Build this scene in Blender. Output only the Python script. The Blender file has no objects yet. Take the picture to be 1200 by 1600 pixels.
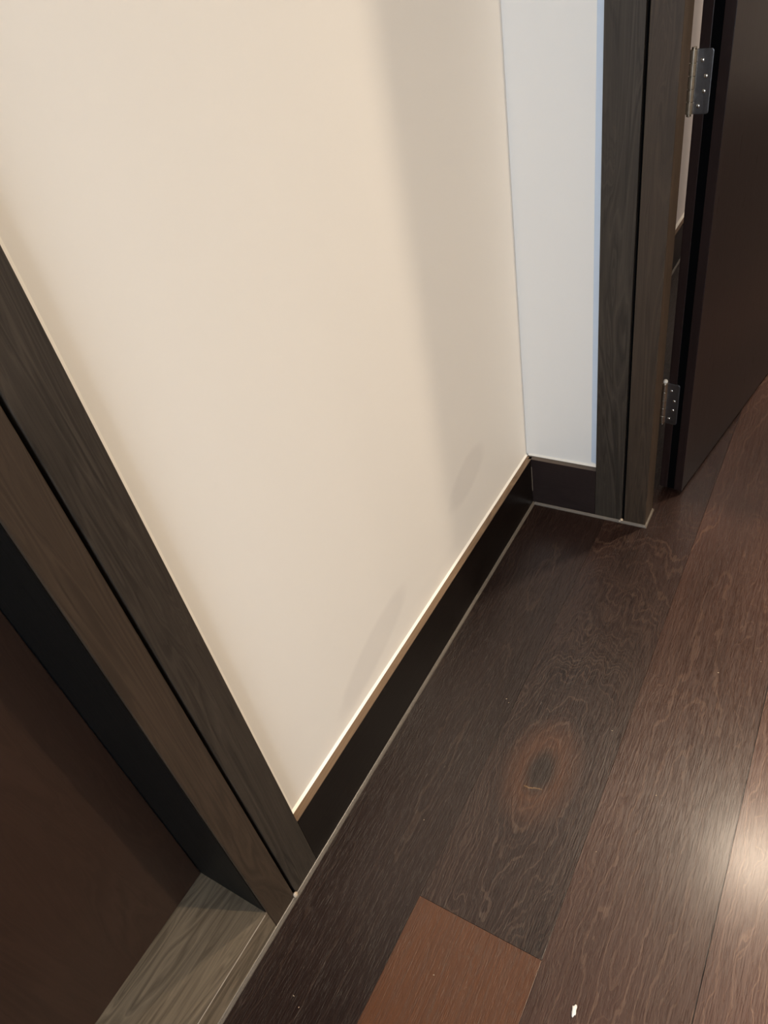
import bpy, bmesh, math, random
from mathutils import Vector, Matrix

S = 1.2            # metres per working unit (camera height 1 unit = 1.2 m)
sc = bpy.context.scene
COL = sc.collection

# ------------------------------------------------------------------ camera
F_PX = 1126.78
M = Matrix(((0.8512611, 0.49576925, -0.1719517),
            (-0.2097452, 0.62184351, 0.75453137),
            (0.4810005, -0.60623716, 0.63333642)))     # rows: camera axes in world axes
cam_data = bpy.data.cameras.new('camera')
cam_data.sensor_fit = 'VERTICAL'
cam_data.sensor_height = 24.0
cam_data.lens = F_PX / 1600.0 * 24.0
cam_data.clip_start = 0.02
cam = bpy.data.objects.new('camera', cam_data)
COL.objects.link(cam)
cam.matrix_world = Matrix.Translation(Vector((0.4616, -1.0814, 1.0)) * S) @ M.transposed().to_4x4()
sc.camera = cam

# ------------------------------------------------------------------ look
sc.view_settings.view_transform = 'Standard'
sc.view_settings.look = 'None'
sc.view_settings.gamma = 1.0
sc.view_settings.use_curve_mapping = False
sc.view_settings.exposure = -0.2
sc.cycles.use_denoising = True
sc.cycles.max_bounces = 10
sc.cycles.diffuse_bounces = 6
sc.cycles.sample_clamp_indirect = 6.0

world = bpy.data.worlds.new('world'); sc.world = world
world.use_nodes = True
bg = world.node_tree.nodes['Background']
bg.inputs[0].default_value = (0.55, 0.72, 1.0, 1)
bg.inputs[1].default_value = 0.6

# ------------------------------------------------------------------ lights
def area(name, loc, aim, size, power, colour, shape='DISK', size_y=None, spread=180):
    l = bpy.data.lights.new(name, 'AREA')
    l.shape = shape; l.size = size * S
    if size_y: l.size_y = size_y * S
    l.energy = power; l.color = colour
    l.spread = math.radians(spread)
    o = bpy.data.objects.new(name, l); COL.objects.link(o)
    o.location = Vector(loc) * S
    o.rotation_euler = (Vector(aim) - Vector(loc)).to_track_quat('-Z', 'Y').to_euler()
    return o
WARM = (1.0, 0.80, 0.58)
# recessed downlights: one just beyond the open doorway, one over the near hall
area('downlight_beyond', (0.64, 0.545, 2.155), (0.64, 0.545, 0), 0.075, 34, (1.0, 0.83, 0.64), spread=140)
area('fill_room', (1.30, 2.30, 2.155), (1.30, 2.30, 0), 0.075, 22, (1.0, 0.86, 0.74), spread=140)  # added fill lamp, brightens the wall seen through the door gap
area('downlight_hall', (1.85, -0.12, 2.155), (1.85, -0.12, 0), 0.07, 60, (1.0, 0.81, 0.60), spread=140)
area('daylight_window', (0.75, -2.72, 1.15), (0.75, 0, 1.0), 1.0, 60, (0.80, 0.89, 1.0), 'RECTANGLE', 1.1)

# ------------------------------------------------------------------ helpers
def box(bm, x0, x1, y0, y1, z0, z1):
    v = [bm.verts.new((x, y, z)) for z in (z0, z1) for y in (y0, y1) for x in (x0, x1)]
    for f in ((0, 2, 3, 1), (4, 5, 7, 6), (0, 1, 5, 4), (2, 6, 7, 3), (0, 4, 6, 2), (1, 3, 7, 5)):
        bm.faces.new([v[i] for i in f])
    return v

def prism(bm, prof, axis, a, b):
    """closed 2-D profile extruded along axis ('x','y' or 'z') from a to b"""
    def P(p, t):
        if axis == 'x': return (t, p[0], p[1])
        if axis == 'y': return (p[0], t, p[1])
        return (p[0], p[1], t)
    A = [bm.verts.new(P(p, a)) for p in prof]
    B = [bm.verts.new(P(p, b)) for p in prof]
    n = len(prof)
    for i in range(n):
        bm.faces.new((A[i], A[(i + 1) % n], B[(i + 1) % n], B[i]))
    bm.faces.new(A[::-1]); bm.faces.new(B)

def sweep(bm, path, prof, up=(0, 0, 1)):
    """profile (offset outward, height) mitred along a floor path; outward is to the right of travel"""
    n = len(path); rings = []
    for i, p in enumerate(path):
        p = Vector(p)
        ds = []
        if i > 0: ds.append((p - Vector(path[i - 1])).normalized())
        if i < n - 1: ds.append((Vector(path[i + 1]) - p).normalized())
        ns = [Vector((d.y, -d.x, 0)) for d in ds]
        if len(ns) == 2:
            m = (ns[0] + ns[1]); m = m / m.dot(ns[0])
        else: m = ns[0]
        rings.append([bm.verts.new(p + m * o + Vector((0, 0, h))) for o, h in prof])
    k = len(prof)
    for i in range(n - 1):
        for j in range(k):
            bm.faces.new((rings[i][j], rings[i][(j + 1) % k], rings[i + 1][(j + 1) % k], rings[i + 1][j]))
    bm.faces.new(rings[0][::-1]); bm.faces.new(rings[-1])

def obj(name, bm, mat, parent=None, origin=None, bevel=0.0, smooth=False, segs=2):
    bmesh.ops.recalc_face_normals(bm, faces=bm.faces[:])
    if parent is not None:
        org = Vector(parent['_org'])
    elif origin is not None:
        org = Vector(origin)
    else:
        cs = [v.co for v in bm.verts]
        org = Vector(((min(c.x for c in cs) + max(c.x for c in cs)) / 2,
                      (min(c.y for c in cs) + max(c.y for c in cs)) / 2, min(c.z for c in cs)))
    for v in bm.verts: v.co = (v.co - org) * S
    me = bpy.data.meshes.new(name); bm.to_mesh(me); bm.free()
    me.materials.append(mat)
    o = bpy.data.objects.new(name, me); COL.objects.link(o)
    o['_org'] = tuple(org)
    if parent is not None: o.parent = parent
    else: o.location = org * S
    if bevel:
        b = o.modifiers.new('bevel', 'BEVEL'); b.width = bevel * S; b.segments = segs
        b.limit_method = 'ANGLE'; b.angle_limit = math.radians(40)
    if smooth:
        for p in me.polygons: p.use_smooth = True
    return o

def empty(name, org):
    o = bpy.data.objects.new(name, None); COL.objects.link(o)
    o.location = Vector(org) * S; o['_org'] = tuple(org); o.empty_display_size = 0.05
    return o

def struct(o, label=None):
    o['kind'] = 'structure'
    if label: o['label'] = label
    return o

# ------------------------------------------------------------------ node helpers
class NT:
    def __init__(s, name):
        s.m = bpy.data.materials.new(name); s.m.use_nodes = True
        s.t = s.m.node_tree; s.b = s.t.nodes['Principled BSDF']
    def n(s, typ, **kw):
        nd = s.t.nodes.new(typ)
        for k, v in kw.items(): setattr(nd, k, v)
        return nd
    def put(s, sock, v):
        if hasattr(v, 'is_linked') or isinstance(v, bpy.types.NodeSocket): s.t.links.new(v, sock)
        elif v is not None: sock.default_value = v
    def math(s, op, a, b=None, c=None, clamp=False):
        nd = s.n('ShaderNodeMath', operation=op, use_clamp=clamp)
        s.put(nd.inputs[0], a)
        if b is not None: s.put(nd.inputs[1], b)
        if c is not None: s.put(nd.inputs[2], c)
        return nd.outputs[0]
    def noise(s, vec, scale=5, detail=4, rough=0.55, dist=0.0, dims='3D', w=None):
        nd = s.n('ShaderNodeTexNoise', noise_dimensions=dims)
        if vec is not None and dims != '1D': s.put(nd.inputs['Vector'], vec)
        if w is not None: s.put(nd.inputs['W'], w)
        nd.inputs['Scale'].default_value = scale; nd.inputs['Detail'].default_value = detail
        nd.inputs['Roughness'].default_value = rough; nd.inputs['Distortion'].default_value = dist
        return nd.outputs['Fac']
    def ramp(s, fac, stops):
        nd = s.n('ShaderNodeValToRGB'); s.put(nd.inputs[0], fac)
        e = nd.color_ramp.elements
        while len(e) < len(stops): e.new(0.5)
        for el, (p, c) in zip(e, stops):
            el.position = p; el.color = c if len(c) == 4 else (*c, 1)
        return nd.outputs[0]
    def rng(s, v, a, b, c, d):
        nd = s.n('ShaderNodeMapRange'); s.put(nd.inputs[0], v)
        for i, q in enumerate((a, b, c, d)): nd.inputs[i + 1].default_value = q
        return nd.outputs[0]
    def mix(s, f, a, b, mode='MIX'):
        nd = s.n('ShaderNodeMix', data_type='RGBA', blend_type=mode)
        s.put(nd.inputs[0], f)
        for i, v in ((6, a), (7, b)):
            if isinstance(v, tuple) and len(v) == 3: v = (*v, 1)
            s.put(nd.inputs[i], v)
        return nd.outputs[2]
    def scl(s, vec, sx, sy, sz, off=(0, 0, 0)):
        nd = s.n('ShaderNodeMapping'); s.put(nd.inputs[0], vec)
        nd.inputs['Scale'].default_value = (sx, sy, sz); nd.inputs['Location'].default_value = off
        return nd.outputs[0]
    def objc(s):
        return s.n('ShaderNodeTexCoord').outputs['Object']
    def bump(s, h, strength=0.3, dist=0.001, prev=None):
        nd = s.n('ShaderNodeBump'); s.put(nd.inputs['Height'], h)
        nd.inputs['Strength'].default_value = strength; nd.inputs['Distance'].default_value = dist
        if prev is not None: s.t.links.new(prev, nd.inputs['Normal'])
        return nd.outputs[0]
    def out(s, col, rough, normal=None, **kw):
        if isinstance(col, tuple) and len(col) == 3: col = (*col, 1)
        s.put(s.b.inputs['Base Color'], col); s.put(s.b.inputs['Roughness'], rough)
        if normal is not None: s.t.links.new(normal, s.b.inputs['Normal'])
        for k, v in kw.items(): s.put(s.b.inputs[k.replace('_', ' ')], v)
        return s.m

def paint(name, col, rough=0.6, marks=False):
    m = NT(name); c = m.objc()
    n1 = m.noise(c, 2.2, 3)
    colr = m.mix(m.math('MULTIPLY', n1, 0.10), col, tuple(q * 0.86 for q in col))
    n2 = m.noise(c, 260, 3)
    h = m.noise(c, 14, 4)
    nb = m.bump(n2, 0.06, 0.0004)
    nb = m.bump(h, 0.15, 0.002, nb)
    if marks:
        # two soft-edged grey patches mixed into the wall colour (sheet coordinates of the wall: metres from the hall corner)
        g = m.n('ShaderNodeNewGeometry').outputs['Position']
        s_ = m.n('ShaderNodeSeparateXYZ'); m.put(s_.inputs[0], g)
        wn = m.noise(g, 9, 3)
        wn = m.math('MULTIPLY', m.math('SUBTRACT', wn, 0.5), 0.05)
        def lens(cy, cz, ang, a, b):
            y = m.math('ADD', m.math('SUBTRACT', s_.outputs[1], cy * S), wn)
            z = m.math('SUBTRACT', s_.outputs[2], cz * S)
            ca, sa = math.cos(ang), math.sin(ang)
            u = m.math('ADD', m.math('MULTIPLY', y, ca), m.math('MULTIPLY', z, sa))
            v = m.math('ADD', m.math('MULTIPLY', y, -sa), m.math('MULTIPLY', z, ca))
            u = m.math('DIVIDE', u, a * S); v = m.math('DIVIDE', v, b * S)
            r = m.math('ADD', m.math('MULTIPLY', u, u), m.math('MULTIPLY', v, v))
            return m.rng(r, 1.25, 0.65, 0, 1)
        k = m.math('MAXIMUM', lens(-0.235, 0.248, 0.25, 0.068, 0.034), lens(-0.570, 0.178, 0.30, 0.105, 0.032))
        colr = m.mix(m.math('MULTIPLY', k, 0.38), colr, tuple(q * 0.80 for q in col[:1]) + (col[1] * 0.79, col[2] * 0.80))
    return m.out(colr, rough, nb, Specular_IOR_Level=0.35)

def wood(name, dark, light, axis='z', rough=0.42, contrast=1.0, scale=1.0, spec=0.5, coat=0.0, bumps=0.25):
    """stained timber, grain running along axis"""
    m = NT(name); c = m.objc()
    L = {'x': (0.09, 1, 1), 'y': (1, 0.09, 1), 'z': (1, 1, 0.09)}[axis]
    L2 = {'x': (0.02, 1, 1), 'y': (1, 0.02, 1), 'z': (1, 1, 0.02)}[axis]
    big = m.noise(m.scl(c, *L), 16 * scale, 3, 0.5, 0.6)
    rings = m.noise(None, 34, 3, 0.6, dims='1D', w=big)
    fine = m.noise(m.scl(c, *L2), 420 * scale, 3, 0.6)
    f = m.math('ADD', m.math('MULTIPLY', rings, 0.65), m.math('MULTIPLY', fine, 0.45))
    f = m.rng(f, 0.55 - 0.22 * contrast, 0.55 + 0.22 * contrast, 0.5 - 0.5 * contrast, 0.5 + 0.5 * contrast)
    col = m.mix(f, dark, light)
    nb = m.bump(fine, bumps, 0.0005)
    nb = m.bump(rings, bumps * 0.4, 0.0006, nb)
    r = m.math('ADD', m.math('MULTIPLY', fine, 0.12), rough - 0.06)
    return m.out(col, r, nb, Specular_IOR_Level=spec, Coat_Weight=coat, Coat_Roughness=0.2)

def plain(name, col, rough=0.5, metallic=0.0, var=0.1, scale=60, bump=0.1, spec=0.5):
    m = NT(name); c = m.objc()
    n1 = m.noise(c, scale, 4)
    cc = m.mix(n1, tuple(q * (1 - var) for q in col), tuple(min(1, q * (1 + var)) for q in col))
    nb = m.bump(n1, bump, 0.0006)
    return m.out(cc, m.math('ADD', m.math('MULTIPLY', n1, 0.15), rough - 0.07), nb, Metallic=metallic, Specular_IOR_Level=spec)

def floor_material():
    m = NT('dark_oak_planks')
    g = m.n('ShaderNodeNewGeometry').outputs['Position']
    s_ = m.n('ShaderNodeSeparateXYZ'); m.put(s_.inputs[0], g)
    X, Y = s_.outputs[0], s_.outputs[1]
    at = m.n('ShaderNodeAttribute', attribute_name='plank')       # cx, cy, id
    a_ = m.n('ShaderNodeSeparateXYZ'); m.put(a_.inputs[0], at.outputs['Vector'])
    cx, cy, pid = a_.outputs
    at2 = m.n('ShaderNodeAttribute', attribute_name='tone')       # squash, tone, red
    b_ = m.n('ShaderNodeSeparateXYZ'); m.put(b_.inputs[0], at2.outputs['Vector'])
    sq, tone, red = b_.outputs
    # per-plank shifted coordinates
    cmb = m.n('ShaderNodeCombineXYZ'); m.put(cmb.inputs[0], X); m.put(cmb.inputs[1], Y)
    m.put(cmb.inputs[2], m.math('MULTIPLY', pid, 7.31))
    P = cmb.outputs[0]
    warp = m.math('SUBTRACT', m.noise(m.scl(P, 1, 0.32, 1), 9, 3, 0.55), 0.5)
    warp2 = m.math('SUBTRACT', m.noise(m.scl(P, 1, 0.45, 1), 38, 3, 0.6), 0.5)
    dx = m.math('SUBTRACT', X, cx)
    dy = m.math('MULTIPLY', m.math('SUBTRACT', Y, cy), sq)
    dy = m.math('MULTIPLY', dy, m.math('ADD', 0.65, m.math('MULTIPLY', m.math('GREATER_THAN', dy, 0.0), 0.35)))
    r = m.math('SQRT', m.math('ADD', m.math('MULTIPLY', dx, dx), m.math('MULTIPLY', dy, dy)))
    # warp dies out at the heart so that the knot stays ringed
    wk = m.rng(r, 0.0, 0.06, 0.12, 1.0)
    rr = m.math('ADD', r, m.math('MULTIPLY', m.math('MULTIPLY', warp, 0.12), wk))
    rr = m.math('ADD', rr, m.math('MULTIPLY', warp2, 0.020))
    w = m.math('ADD', rr, m.math('MULTIPLY', pid, 3.7))
    rings = m.noise(None, 240, 2, 0.6, dims='1D', w=w)
    lines = m.rng(rings, 0.53, 0.68, 0, 1)
    fibre = m.noise(m.scl(P, 1, 0.019, 1), 520, 3, 0.65)
    pore = m.rng(m.noise(m.scl(P, 1, 0.035, 1), 800, 2, 0.5), 0.54, 0.68, 0, 1)
    cloud = m.noise(m.scl(P, 1, 0.35, 1), 5, 3, 0.5)
    d0, d1 = (0.0070, 0.0028, 0.0022), (0.027, 0.0112, 0.0082)
    base = m.mix(m.rng(cloud, 0.3, 0.72, 0, 1), d0, d1)
    # rust-brown planks
    base = m.mix(red, base, m.mix(cloud, (0.070, 0.024, 0.0085), (0.150, 0.056, 0.021)))
    base = m.mix(m.math('MULTIPLY', m.rng(fibre, 0.35, 0.7, 0, 1), 0.5), base, (0.048, 0.024, 0.017))
    base = m.mix(m.math('MULTIPLY', lines, m.math('MULTIPLY', m.rng(cloud, 0.35, 0.65, 0.25, 0.95), 0.7)), base, (0.080, 0.046, 0.031))
    kn = m.rng(r, 0.17, 0.05, 0, 1)
    kn = m.math('MULTIPLY', kn, m.math('LESS_THAN', m.math('ABSOLUTE', m.math('SUBTRACT', sq, 0.30)), 0.02))
    fine_lines = m.rng(m.noise(None, 330, 1, 0.5, dims='1D', w=m.math('ADD', rr, 3.1)), 0.52, 0.62, 0, 1)
    base = m.mix(m.math('MULTIPLY', m.math('MULTIPLY', kn, fine_lines), 0.65), base, (0.080, 0.050, 0.036))
    tn = m.n('ShaderNodeVectorMath', operation='SCALE'); m.put(tn.inputs[0], base); m.put(tn.inputs['Scale'], tone)
    col = tn.outputs[0]
    # the knot: warm halo, black heart and a pale crack filled with putty
    kx = m.math('SUBTRACT', X, 0.2280 * S); ky = m.math('SUBTRACT', Y, -0.562 * S)
    kr = m.math('SQRT', m.math('ADD', m.math('MULTIPLY', kx, kx), m.math('MULTIPLY', m.math('MULTIPLY', ky, ky), 0.34)))
    kr = m.math('ADD', kr, m.math('MULTIPLY', warp, 0.018))
    halo = m.math('MULTIPLY', m.rng(kr, 0.072, 0.034, 0, 1), m.rng(kr, 0.010, 0.024, 0, 1))
    col = m.mix(m.math('MULTIPLY', halo, 0.75), col, m.mix(rings, (0.040, 0.015, 0.008), (0.100, 0.042, 0.020)))
    heart = m.rng(kr, 0.034, 0.014, 0, 1)
    col = m.mix(m.math('MULTIPLY', heart, 0.85), col, (0.014, 0.0075, 0.0050))
    crk_x = m.math('ABSOLUTE', m.math('ADD', kx, 0.002)); 
    crk_y = m.math('ABSOLUTE', m.math('ADD', m.math('ADD', ky, 0.0335), m.math('ADD', m.math('MULTIPLY', kx, -0.2), m.math('MULTIPLY', warp2, 0.012))))
    crack = m.math('MULTIPLY', m.rng(crk_x, 0.018, 0.012, 0, 1), m.rng(crk_y, 0.0016, 0.0007, 0, 1))
    col = m.mix(m.math('MULTIPLY', crack, 0.8), col, (0.17, 0.10, 0.045))
    h = m.math('ADD', m.math('MULTIPLY', fibre, 0.7), m.math('MULTIPLY', rings, 0.35))
    h = m.math('SUBTRACT', h, m.math('MULTIPLY', pore, 0.75))
    nb = m.bump(h, 0.7, 0.0008)
    rough = m.rng(m.math('ADD', fibre, m.math('MULTIPLY', cloud, 0.6)), 0.4, 1.2, 0.32, 0.41)
    return m.out(col, rough, nb, Specular_IOR_Level=0.30, Coat_Weight=0.27, Coat_Roughness=0.22)

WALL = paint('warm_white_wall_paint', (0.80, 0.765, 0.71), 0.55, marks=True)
WALL2 = paint('plain_white_wall_paint', (0.80, 0.775, 0.73), 0.55)
WALL3 = paint('pale_mauve_white_paint', (0.80, 0.76, 0.76), 0.6)
CEIL = paint('white_ceiling_paint', (0.84, 0.83, 0.80), 0.7)
CAULK = plain('cream_caulk', (0.86, 0.82, 0.74), 0.35, var=0.05, bump=0.3)
CORNER = plain('daylight_tinted_edge_strip', (0.53, 0.62, 0.74), 0.5, var=0.03)  # bluish daylight painted into the strip's colour
BLOB = plain('tan_filler', (0.50, 0.41, 0.31), 0.6, var=0.2, scale=300)
RAW2 = wood('dull_top_edge_wood', (0.060, 0.042, 0.030), (0.115, 0.082, 0.058), 'x', 0.5, 1.0)
SEAL = plain('grey_sealant', (0.115, 0.097, 0.078), 0.35, var=0.25, scale=40, bump=0.35)
CASE = wood('grey_brown_stained_oak', (0.019, 0.0150, 0.0115), (0.052, 0.041, 0.031), 'z', 0.42, 1.1, spec=0.3)
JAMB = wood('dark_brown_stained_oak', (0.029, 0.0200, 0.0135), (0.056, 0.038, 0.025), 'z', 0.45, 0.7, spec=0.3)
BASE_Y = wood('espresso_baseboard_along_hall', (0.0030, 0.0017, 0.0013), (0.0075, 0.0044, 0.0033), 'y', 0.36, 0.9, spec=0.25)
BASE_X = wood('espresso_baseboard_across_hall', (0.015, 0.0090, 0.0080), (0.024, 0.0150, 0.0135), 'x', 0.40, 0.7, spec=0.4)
RAW = wood('raw_top_edge_wood', (0.10, 0.058, 0.030), (0.20, 0.125, 0.068), 'y', 0.5, 1.0)
DOORM = wood('espresso_door_veneer', (0.0145, 0.0078, 0.0068), (0.0230, 0.0128, 0.0112), 'z', 0.30, 0.5, bumps=0.10, spec=0.35)
DOOR1M = wood('dark_brown_door_veneer', (0.025, 0.0125, 0.0078), (0.041, 0.021, 0.0135), 'z', 0.42, 0.5, bumps=0.12, spec=0.4)
SILL = wood('grey_brown_sill_oak', (0.075, 0.057, 0.037), (0.185, 0.145, 0.100), 'y', 0.40, 1.1, 0.8)
BLACK = plain('black_rubber_seal', (0.0012, 0.0012, 0.0014), 0.9, var=0.2, spec=0.05)
REVEAL_SHADE = wood('near_black_painted_shade', (0.0030, 0.0028, 0.0024), (0.0060, 0.0056, 0.0048), 'z', 0.5, 0.6, spec=0.15)  # near-black colour paints the shade inside the door frame
STEEL = plain('brushed_steel', (0.30, 0.30, 0.31), 0.32, 1.0, 0.12, 200, 0.1)
PIN = plain('worn_nickel', (0.42, 0.36, 0.28), 0.30, 1.0, 0.25, 120, 0.2)
SCREW = plain('bright_screw_steel', (0.75, 0.72, 0.66), 0.22, 1.0, 0.15, 300, 0.2)
CHIPM = plain('chalky_white_paint', (0.85, 0.83, 0.78), 0.6, var=0.06, scale=300)
FLOOR = floor_material()

# ------------------------------------------------------------------ floor
random.seed(4)
PW = 0.1694
bm = bmesh.new()
lay = bm.faces.layers.int.new('pid')
rows = []
info = {}
pid = 0
for k in range(-1, 19):
    x0 = 0.148 + (k - 1) * PW; x1 = x0 + PW
    if k == 1: joints = [-3.0, -0.7938, 1.15, 3.0]
    elif k == 0: joints = [-3.0, -1.42, 0.62, 3.0]
    elif k == 2: joints = [-3.0, -1.55, 0.95, 3.0]
    elif k == 3: joints = [-3.0, -1.2, 0.40, 3.0]
    else: joints = [-3.0, random.uniform(-1.6, -0.6), random.uniform(0.3, 1.4), 3.0]
    for a, b in zip(joints[:-1], joints[1:]):
        gap = 0.00012
        gl = 0.0005 if k == 3 else gap; gr = 0.0005 if k == 2 else gap
        v0 = len(bm.verts)
        vs = box(bm, x0 + gl, x1 - gr, a + gap, b - gap, -0.016, 0.0)
        fs = {f for v in vs for f in v.link_faces}
        cxr = (x0 + x1) / 2 + random.uniform(-0.05, 0.05); cyr = (a + b) / 2 + random.uniform(-0.4, 0.4)
        sqz, tone, red = random.uniform(0.05, 0.11), random.uniform(0.9, 1.15), 0.0
        if k == 1 and a > -0.9 and a < 0: cxr, cyr, sqz, tone = 0.2280, -0.565, 0.30, 0.85
        if k == 1 and b < -0.7: red, tone, sqz = 0.85, 1.0, 0.04
        if k == 2 and a < 0 and b > 0: cxr, cyr, sqz, tone, red = 0.40, -0.62, 0.09, 1.38, 0.08
        if k == 0 and b > -0.5 and a < 0: tone, sqz = 0.50, 0.06
        if k == 3: tone, red = 2.5, 0.05
        info[pid] = ((cxr * S, cyr * S, pid + 0.37), (sqz, tone, red))
        for f in fs: f[lay] = pid
        pid += 1
vs = box(bm, -0.2, 3.1, -2.75, 3.0, -0.02, -0.0022)
for f in {f for v in vs for f in v.link_faces}: f[lay] = 999
info[999] = ((0, 0, 5.0), (0.1, 0.03, 0.0))
org = Vector((1.4, 0, 0))
bmesh.ops.recalc_face_normals(bm, faces=bm.faces[:])
for v in bm.verts: v.co = (v.co - org) * S
me = bpy.data.meshes.new('floor'); bm.to_mesh(me); bm.free()
pids = [d.value for d in me.attributes['pid'].data]
A = me.attributes.new('plank', 'FLOAT_VECTOR', 'FACE'); B = me.attributes.new('tone', 'FLOAT_VECTOR', 'FACE')
for i, p in enumerate(pids):
    A.data[i].vector = info[p][0]; B.data[i].vector = info[p][1]
me.materials.append(FLOOR)
fl = bpy.data.objects.new('floor', me); COL.objects.link(fl); fl.location = org * S
bv = fl.modifiers.new('bevel', 'BEVEL'); bv.width = 0.00025 * S; bv.segments = 2; bv.limit_method = 'ANGLE'
struct(fl, 'dark stained oak plank floor with brushed grain and one large knot')

# ------------------------------------------------------------------ shell
XW, YW = -0.019, 0.020          # painted faces of the left wall and of the short wall
TOP = 2.17
HEAD = 1.78
D1A, D1B = -0.914, -1.70        # door 1 opening
bm = bmesh.new()
box(bm, -0.20, XW, -0.86, 0.10, -0.016, TOP)
box(bm, -0.20, XW, -2.75, D1B - 0.05, -0.016, TOP)
box(bm, -0.20, XW, D1B - 0.05, -0.86, HEAD + 0.05, TOP)
wl = struct(obj('wall_left', bm, WALL), 'warm white painted hall wall with faint grey patches')
bm = bmesh.new()
# thin raised line of filler beside the casing
prism(bm, [(XW, -0.8065), (-0.0160, -0.8175), (XW, -0.8175)], 'z', 0.119, HEAD)
obj('caulk_line', bm, CAULK, wl)

bm = bmesh.new(); box(bm, -0.20, XW, 0.10, 3.0, -0.016, TOP)
struct(obj('wall_left_beyond', bm, WALL3), 'pale wall seen through the narrow gap beside the open door')
bm = bmesh.new()
box(bm, XW, 0.132, YW, 0.105, -0.016, TOP)
box(bm, 1.02, 3.00, YW, 0.105, -0.016, TOP)
box(bm, 0.132, 1.02, YW, 0.105, HEAD + 0.05, TOP)
wf = struct(obj('wall_far', bm, WALL2), 'short pale wall between corner and dark door frame')
bm = bmesh.new()
prism(bm, [(0.1128, YW + 0.001), (0.1128, YW - 0.0003), (0.1262, 0.0150), (0.1262, YW + 0.001)], 'z', 0.1235, HEAD)
obj('daylight_tinted_plaster_edge', bm, CORNER, wf)

bm = bmesh.new(); box(bm, 3.00, 3.15, -2.75, 3.0, -0.016, TOP)
struct(obj('wall_right', bm, WALL2))
bm = bmesh.new()
box(bm, -0.20, 0.20, -2.75, -2.60, -0.016, TOP); box(bm, 1.30, 3.00, -2.75, -2.60, -0.016, TOP)
box(bm, 0.20, 1.30, -2.75, -2.60, -0.016, 0.55); box(bm, 0.20, 1.30, -2.75, -2.60, 1.75, TOP)
struct(obj('wall_near', bm, WALL2))
bm = bmesh.new(); box(bm, -0.20, 3.15, 3.0, 3.1, -0.016, TOP)
struct(obj('wall_beyond', bm, WALL2))
bm = bmesh.new(); box(bm, -0.20, 3.15, -2.75, 3.1, TOP, TOP + 0.08)
struct(obj('ceiling', bm, CEIL))
bm = bmesh.new()
for a, b in ((0.20, 0.235), (0.735, 0.765), (1.265, 1.30)): box(bm, a, b, -2.70, -2.66, 0.55, 1.75)
for a, b in ((0.55, 0.585), (1.715, 1.75)):
    box(bm, 0.235, 0.735, -2.70, -2.66, a, b); box(bm, 0.765, 1.265, -2.70, -2.66, a, b)
struct(obj('window_1', bm, CASE))

# ------------------------------------------------------------------ baseboards
FX, FY = -0.004, 0.004          # baseboard and casing faces
BH = 0.115
LEDGE_A = -0.0150               # where the caulk begins
def board_profile_y(x_face, x_back): return [(x_back, 0.0), (x_face, 0.0), (x_face, BH), (x_back, BH)]
bb = empty('baseboard_left', (FX, -0.41, 0)); struct(bb, 'dark espresso baseboard along the long left wall')
bm = bmesh.new(); box(bm, XW, FX, -0.8172, FY + 0.012, 0.0005, BH)
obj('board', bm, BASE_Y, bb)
bm = bmesh.new(); box(bm, XW, FX - 0.0004, -0.8172, FY + 0.008, BH, BH + 0.0006)
o = obj('top_edge', bm, RAW, bb); o['label'] = 'bare brown top edge'
bm = bmesh.new(); prism(bm, [(LEDGE_A, BH + 0.0004), (XW - 0.0005, BH + 0.0034), (XW - 0.0005, BH + 0.0004)], 'y', -0.8172, YW - 0.0045)
o = obj('caulk_line', bm, CAULK, bb); o['label'] = 'cream caulk line'
SP = [(0.0, 0.0), (0.0046, 0.0), (0.0042, 0.0022), (0.0027, 0.0044), (0.0019, 0.0046), (0.0012, 0.0058), (0.0, 0.0066)]
SP = [(a * 0.85, b * 0.85 + 0.0003) for a, b in SP]
bm = bmesh.new(); sweep(bm, [(FX, FY, 0), (FX, -1.72, 0)][::-1], SP)
o = obj('sealant_bead', bm, SEAL, bb, smooth=False); o['label'] = 'grey sealant bead'

bb2 = empty('baseboard_far', (0.06, FY, 0)); struct(bb2, 'short dark baseboard under the narrow pale wall')
bm = bmesh.new(); box(bm, FX, 0.1262, FY, YW, 0.0005, BH)
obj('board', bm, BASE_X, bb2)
bm = bmesh.new(); box(bm, FX - 0.006, 0.1262, FY + 0.0004, YW, BH, BH + 0.0006)
o = obj('top_edge', bm, RAW2, bb2); o['label'] = 'bare brown top edge'
bm = bmesh.new(); prism(bm, [(FY + 0.0112, BH + 0.0004), (YW + 0.0005, BH + 0.0034), (YW + 0.0005, BH + 0.0004)], 'x', XW + 0.0045, 0.1262)
o = obj('caulk_line', bm, CAULK, bb2); o['label'] = 'cream caulk line'
SP2 = [(a * 0.85, b) for a, b in SP]
bm = bmesh.new(); sweep(bm, [(FX + 0.003, FY, 0), (0.2245, FY, 0), (0.2245, 0.058, 0)], SP2)
o = obj('sealant_bead', bm, SEAL, bb2); o['label'] = 'grey sealant bead'
bm = bmesh.new(); prism(bm, [(FX, FY), (FX + 0.0010, FY), (FX, FY - 0.0010)], 'z', 0.035, BH - 0.018)
o = obj('corner_filler', bm, SEAL, bb2)

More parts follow.
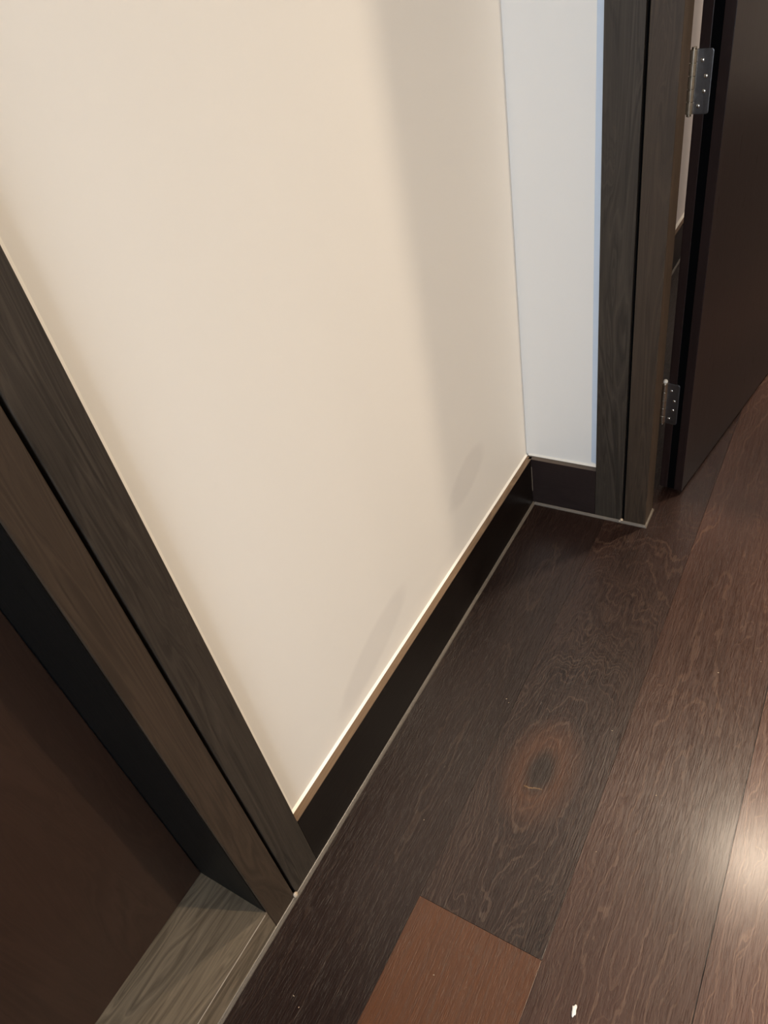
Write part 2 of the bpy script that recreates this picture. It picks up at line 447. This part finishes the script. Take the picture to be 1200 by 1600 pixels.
bb3 = empty('baseboard_beyond', (FX, 1.2, 0)); struct(bb3, 'dark baseboard seen through the door gap')
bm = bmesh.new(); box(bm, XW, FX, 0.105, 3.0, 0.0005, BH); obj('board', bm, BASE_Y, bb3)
bm = bmesh.new(); prism(bm, [(FX - 0.009, BH + 0.0004), (XW - 0.0005, BH + 0.006), (XW - 0.0005, BH + 0.0001)], 'y', 0.105, 3.0)
o = obj('caulk_line', bm, CAULK, bb3)
bm = bmesh.new(); box(bm, XW, FX - 0.0004, 0.105, 3.0, BH, BH + 0.0006); obj('top_edge', bm, RAW, bb3)
bm = bmesh.new(); sweep(bm, [(FX, 3.0, 0), (FX, 0.106, 0)][::-1], SP)
o = obj('sealant_bead', bm, SEAL, bb3); o['label'] = 'grey sealant bead'

# ------------------------------------------------------------------ door 1 (near left, closed) and its frame
ZT0 = 0.0511
t1 = empty('trim_1', (FX, -0.87, 0)); struct(t1, 'grey brown wooden frame of the near left doorway')
def casing1(a, b):
    bm = bmesh.new(); box(bm, -0.03, FX, a, b, 0.0005, HEAD + 0.045); return bm
obj('casing', casing1(-0.8672, -0.8172), CASE, t1, bevel=0.0012)
obj('casing', casing1(D1B - 0.10, D1B - 0.05), CASE, t1, bevel=0.0012)
def jamb1(a, b):
    bm = bmesh.new(); box(bm, -0.150, FX, a, b, 0.0005, HEAD + 0.045); return bm
obj('jamb', jamb1(D1A, -0.8712), JAMB, t1, bevel=0.0016)
obj('jamb', jamb1(D1B - 0.045, D1B), JAMB, t1, bevel=0.0016)
bm = bmesh.new(); box(bm, -0.118, FX - 0.0022, D1A - 0.0012, D1A + 0.0010, ZT0, HEAD)  # added sheet that darkens the reveal in place of real shade
o = obj('reveal_shade_sheet', bm, REVEAL_SHADE, t1); o['label'] = 'added near-black sheet painting the shade in the frame reveal'
bm = bmesh.new(); box(bm, -0.150, -0.016, -0.8714, -0.8670, 0.0005, HEAD); o = obj('shadow_gap', bm, BLACK, t1)
bm = bmesh.new(); box(bm, -0.150, FX, D1B, D1A, HEAD, HEAD + 0.045); obj('head_jamb', bm, JAMB, t1, bevel=0.0016)
bm = bmesh.new()
s0 = (FX - 0.010, -0.8705, 0.0085)
bmesh.ops.create_icosphere(bm, subdivisions=2, radius=0.0040, matrix=Matrix.Translation((FX + 0.0018, -0.8705, 0.0095)) @ Matrix.Diagonal((0.7, 0.9, 1.35, 1)))
o = obj('filler_blob', bm, BLOB, t1, smooth=True); o['label'] = 'pale blob of filler'

ZT = 0.0509
t2 = empty('trim_2', (-0.06, -1.3, 0)); struct(t2, 'raised grey brown wooden door sill of the near left doorway')
bm = bmesh.new(); box(bm, -0.125, FX, D1B, D1A, 0.0005, ZT); obj('sill_board', bm, SILL, t2, bevel=0.0008)
bm = bmesh.new(); box(bm, FX - 0.0006, FX + 0.0004, D1B, D1A - 0.004, ZT - 0.0004, ZT + 0.0002)
o = obj('worn_edge', bm, plain('worn_bare_edge', (0.36, 0.31, 0.25), 0.5, var=0.5, scale=30), t2)

DX = -0.118
d1 = empty('door_1', (DX, -1.3, 0)); struct(d1, 'plain dark brown door, closed, at the lower left')
bm = bmesh.new(); box(bm, DX - 0.037, DX, D1B + 0.002, D1A - 0.002, ZT + 0.0016, HEAD - 0.002)
obj('door_leaf', bm, DOOR1M, d1, bevel=0.001)

# ------------------------------------------------------------------ frame of door 2
t3 = empty('trim_3', (0.18, FY, 0)); struct(t3, 'dark wooden frame of the far open doorway')
bm = bmesh.new(); box(bm, 0.1265, 0.1790, FY, 0.045, 0.0005, HEAD + 0.05); obj('casing', bm, CASE, t3, bevel=0.0008)
bm = bmesh.new()
prism(bm, [(0.1838, FY), (0.2245, FY), (0.2245, 0.056), (0.2088, 0.056), (0.2088, 0.112), (0.1838, 0.112)], 'z', 0.0005, HEAD + 0.05)
obj('jamb', bm, JAMB, t3, bevel=0.001)
bm = bmesh.new(); box(bm, 0.1788, 0.1840, 0.0135, 0.112, 0.0005, HEAD); obj('shadow_gap', bm, BLACK, t3)
bm = bmesh.new(); box(bm, 0.2245, 0.985, FY, 0.112, HEAD, HEAD + 0.05); obj('head_jamb', bm, JAMB, t3, bevel=0.001)
bm = bmesh.new(); box(bm, 0.985, 1.03, FY, 0.112, 0.0005, HEAD + 0.05); obj('jamb', bm, JAMB, t3, bevel=0.001)
bm = bmesh.new(); bmesh.ops.create_icosphere(bm, subdivisions=2, radius=0.0030, matrix=Matrix.Translation((0.1800, FY - 0.0030, 0.0095)))
bmesh.ops.create_icosphere(bm, subdivisions=2, radius=0.0022, matrix=Matrix.Translation((0.1770, FY - 0.0032, 0.0055)))
o = obj('filler_blob', bm, BLOB, t3, smooth=True); o['label'] = 'pale blob of filler'

# ------------------------------------------------------------------ door 2 leaf, open into the room beyond
PL = Vector((0.2200, 0.1290, 0)); ang = math.atan2(0.4839, 0.0797)
u = Vector((math.cos(ang), math.sin(ang), 0))      # along the leaf
w_ = Vector((u.y, -u.x, 0))                        # across the edge, towards the hall face
TH = 0.0446
d2 = empty('door_2', tuple(PL)); struct(d2, 'dark brown door standing open beside the far frame')
def local_prism(prof, z0, z1):
    """profile given as (along leaf, across edge)"""
    bm = bmesh.new(); prism(bm, [tuple((PL + u * a + w_ * b)[:2]) for a, b in prof], 'z', z0, z1); return bm
g0, g1, gd = 0.0150, 0.0290, 0.014
obj('door_leaf', local_prism([(0, 0), (0, g0), (gd, g0), (gd, g1), (0, g1), (0, TH), (0.74, TH), (0.74, 0)], 0.0085, HEAD - 0.003), DOORM, d2, bevel=0.0006)
o = obj('edge_seal', local_prism([(0.0015, g0), (0.0015, g1), (gd, g1), (gd, g0)], 0.0087, HEAD - 0.004), BLACK, d2); o['label'] = 'black rubber seal strip'

def hinge(zb, zt, worn):
    zc = (zb + zt) / 2; hh = (zt - zb) / 2; w1 = 0.0215; r = 0.0038
    # plate on the door edge with rounded free corners
    pts = [(-0.0005, -hh), (w1 - r, -hh)]
    pts += [(w1 - r + r * math.sin(t), -hh + r - r * math.cos(t)) for t in [math.pi / 2 * i / 5 for i in range(1, 6)]]
    pts += [(w1 - r + r * math.cos(t), hh - r + r * math.sin(t)) for t in [math.pi / 2 * i / 5 for i in range(0, 6)]]
    pts += [(-0.0005, hh)]
    bm = bmesh.new()
    front = [bm.verts.new(PL + w_ * a - u * 0.0022 + Vector((0, 0, zc + b))) for a, b in pts]
    back = [bm.verts.new(PL + w_ * a + u * 0.0008 + Vector((0, 0, zc + b))) for a, b in pts]
    n = len(pts)
    bm.faces.new(front); bm.faces.new(back[::-1])
    for i in range(n): bm.faces.new((front[i], back[i], back[(i + 1) % n], front[(i + 1) % n]))
    plate = obj('hinge', bm, STEEL, d2, bevel=0.0003); plate['label'] = 'steel butt hinge with rounded corners'
    # five-knuckle barrel
    ax = PL - w_ * 0.0048 - u * 0.0035
    for k in range(5):
        a = zb + (zt - zb) * k / 5 + 0.0004; b = zb + (zt - zb) * (k + 1) / 5 - 0.0004
        bm = bmesh.new()
        bmesh.ops.create_cone(bm, cap_ends=True, segments=20, radius1=0.0050, radius2=0.0050, depth=b - a,
                              matrix=Matrix.Translation((ax.x, ax.y, (a + b) / 2)))
        kn = obj('knuckle', bm, PIN, plate, bevel=0.0005)
    bm = bmesh.new()
    bmesh.ops.create_cone(bm, cap_ends=True, segments=16, radius1=0.0034, radius2=0.0034, depth=zt - zb + 0.006,
                          matrix=Matrix.Translation((ax.x, ax.y, zc)))
    obj('pin', bm, SCREW if worn else PIN, plate, bevel=0.0008)
    if worn:
        bm = bmesh.new(); bmesh.ops.create_uvsphere(bm, u_segments=16, v_segments=10, radius=0.0042, matrix=Matrix.Translation((ax.x, ax.y, zt + 0.0035)))
        q = obj('pin_tip', bm, CAULK, plate, smooth=True); q['label'] = 'pale tip of the hinge pin'
    # plate on the frame rebate
    bm = bmesh.new(); box(bm, 0.2088, 0.2100, 0.094, 0.122, zb, zt); obj('frame_plate', bm, STEEL, plate)
    for a, b in ((0.0072, 0.66), (0.0138, 0.18), (0.0128, -0.28), (0.0066, -0.74)):
        bm = bmesh.new()
        c0 = PL + w_ * a - u * 0.0024 + Vector((0, 0, zc + b * hh))
        rot = Vector((0, 0, 1)).rotation_difference(-u).to_matrix().to_4x4()
        T = Matrix.Translation(c0) @ rot
        bmesh.ops.create_uvsphere(bm, u_segments=16, v_segments=8, radius=0.0027, matrix=T @ Matrix.Diagonal((1, 1, 0.4, 1)))
        sc_ = obj('screw', bm, SCREW, plate, smooth=True)
hinge(0.6975, 0.7790, False)
hinge(0.1630, 0.2500, True)

# ------------------------------------------------------------------ crumbs lying on the floor
random.seed(11)
def crumb(x, y, lx, ly, lz, rz, label, name='paint_chip', cat='paint chip', grp=None):
    bm = bmesh.new()
    bmesh.ops.create_icosphere(bm, subdivisions=3, radius=1.0)
    for v in bm.verts:
        k = 1 + 0.22 * math.sin(3.1 * v.co.x + 5 * v.co.y + x * 90) + 0.12 * math.sin(7 * v.co.y + y * 50)
        v.co = Vector((v.co.x * lx * k, v.co.y * ly * k, v.co.z * lz))
        v.co = Matrix.Rotation(rz, 3, 'Z') @ v.co + Vector((x, y, lz * 0.98))
    o = obj(name, bm, CHIPM, smooth=True)
    o['label'] = label; o['category'] = cat
    if grp: o['group'] = grp
    return o
crumb(0.3688, -0.8262, 0.0026, 0.0060, 0.0016, 0.15, 'small white paint chip lying on dark floor planks near the bottom edge of the photo')

random.seed(5)
bm = bmesh.new()
for (x, y, q) in ((0.4165, -0.2905, 0.0011), (0.1330, -0.4650, 0.0009), (0.1390, -0.4700, 0.0007), (0.3840, -0.5300, 0.0010), (0.2070, -0.8680, 0.0008),
                  (0.470, -0.245, 0.0009), (0.105, -0.700, 0.0008), (0.062, -0.968, 0.0009), (0.075, -0.975, 0.0007), (0.300, -0.455, 0.0009), (0.335, -0.640, 0.0008)):
    bmesh.ops.create_icosphere(bm, subdivisions=1, radius=q, matrix=Matrix.Translation((x, y, q * 0.7)) @ Matrix.Rotation(random.uniform(0, 3), 4, 'Z') @ Matrix.Diagonal((0.7, 1.4, 0.7, 1)))
o = obj('dust_specks', bm, plain('tan_dust', (0.42, 0.32, 0.22), 0.8, var=0.2))
o['kind'] = 'stuff'; o['label'] = 'tiny pale dust specks scattered over the dark floor planks'; o['category'] = 'dust'
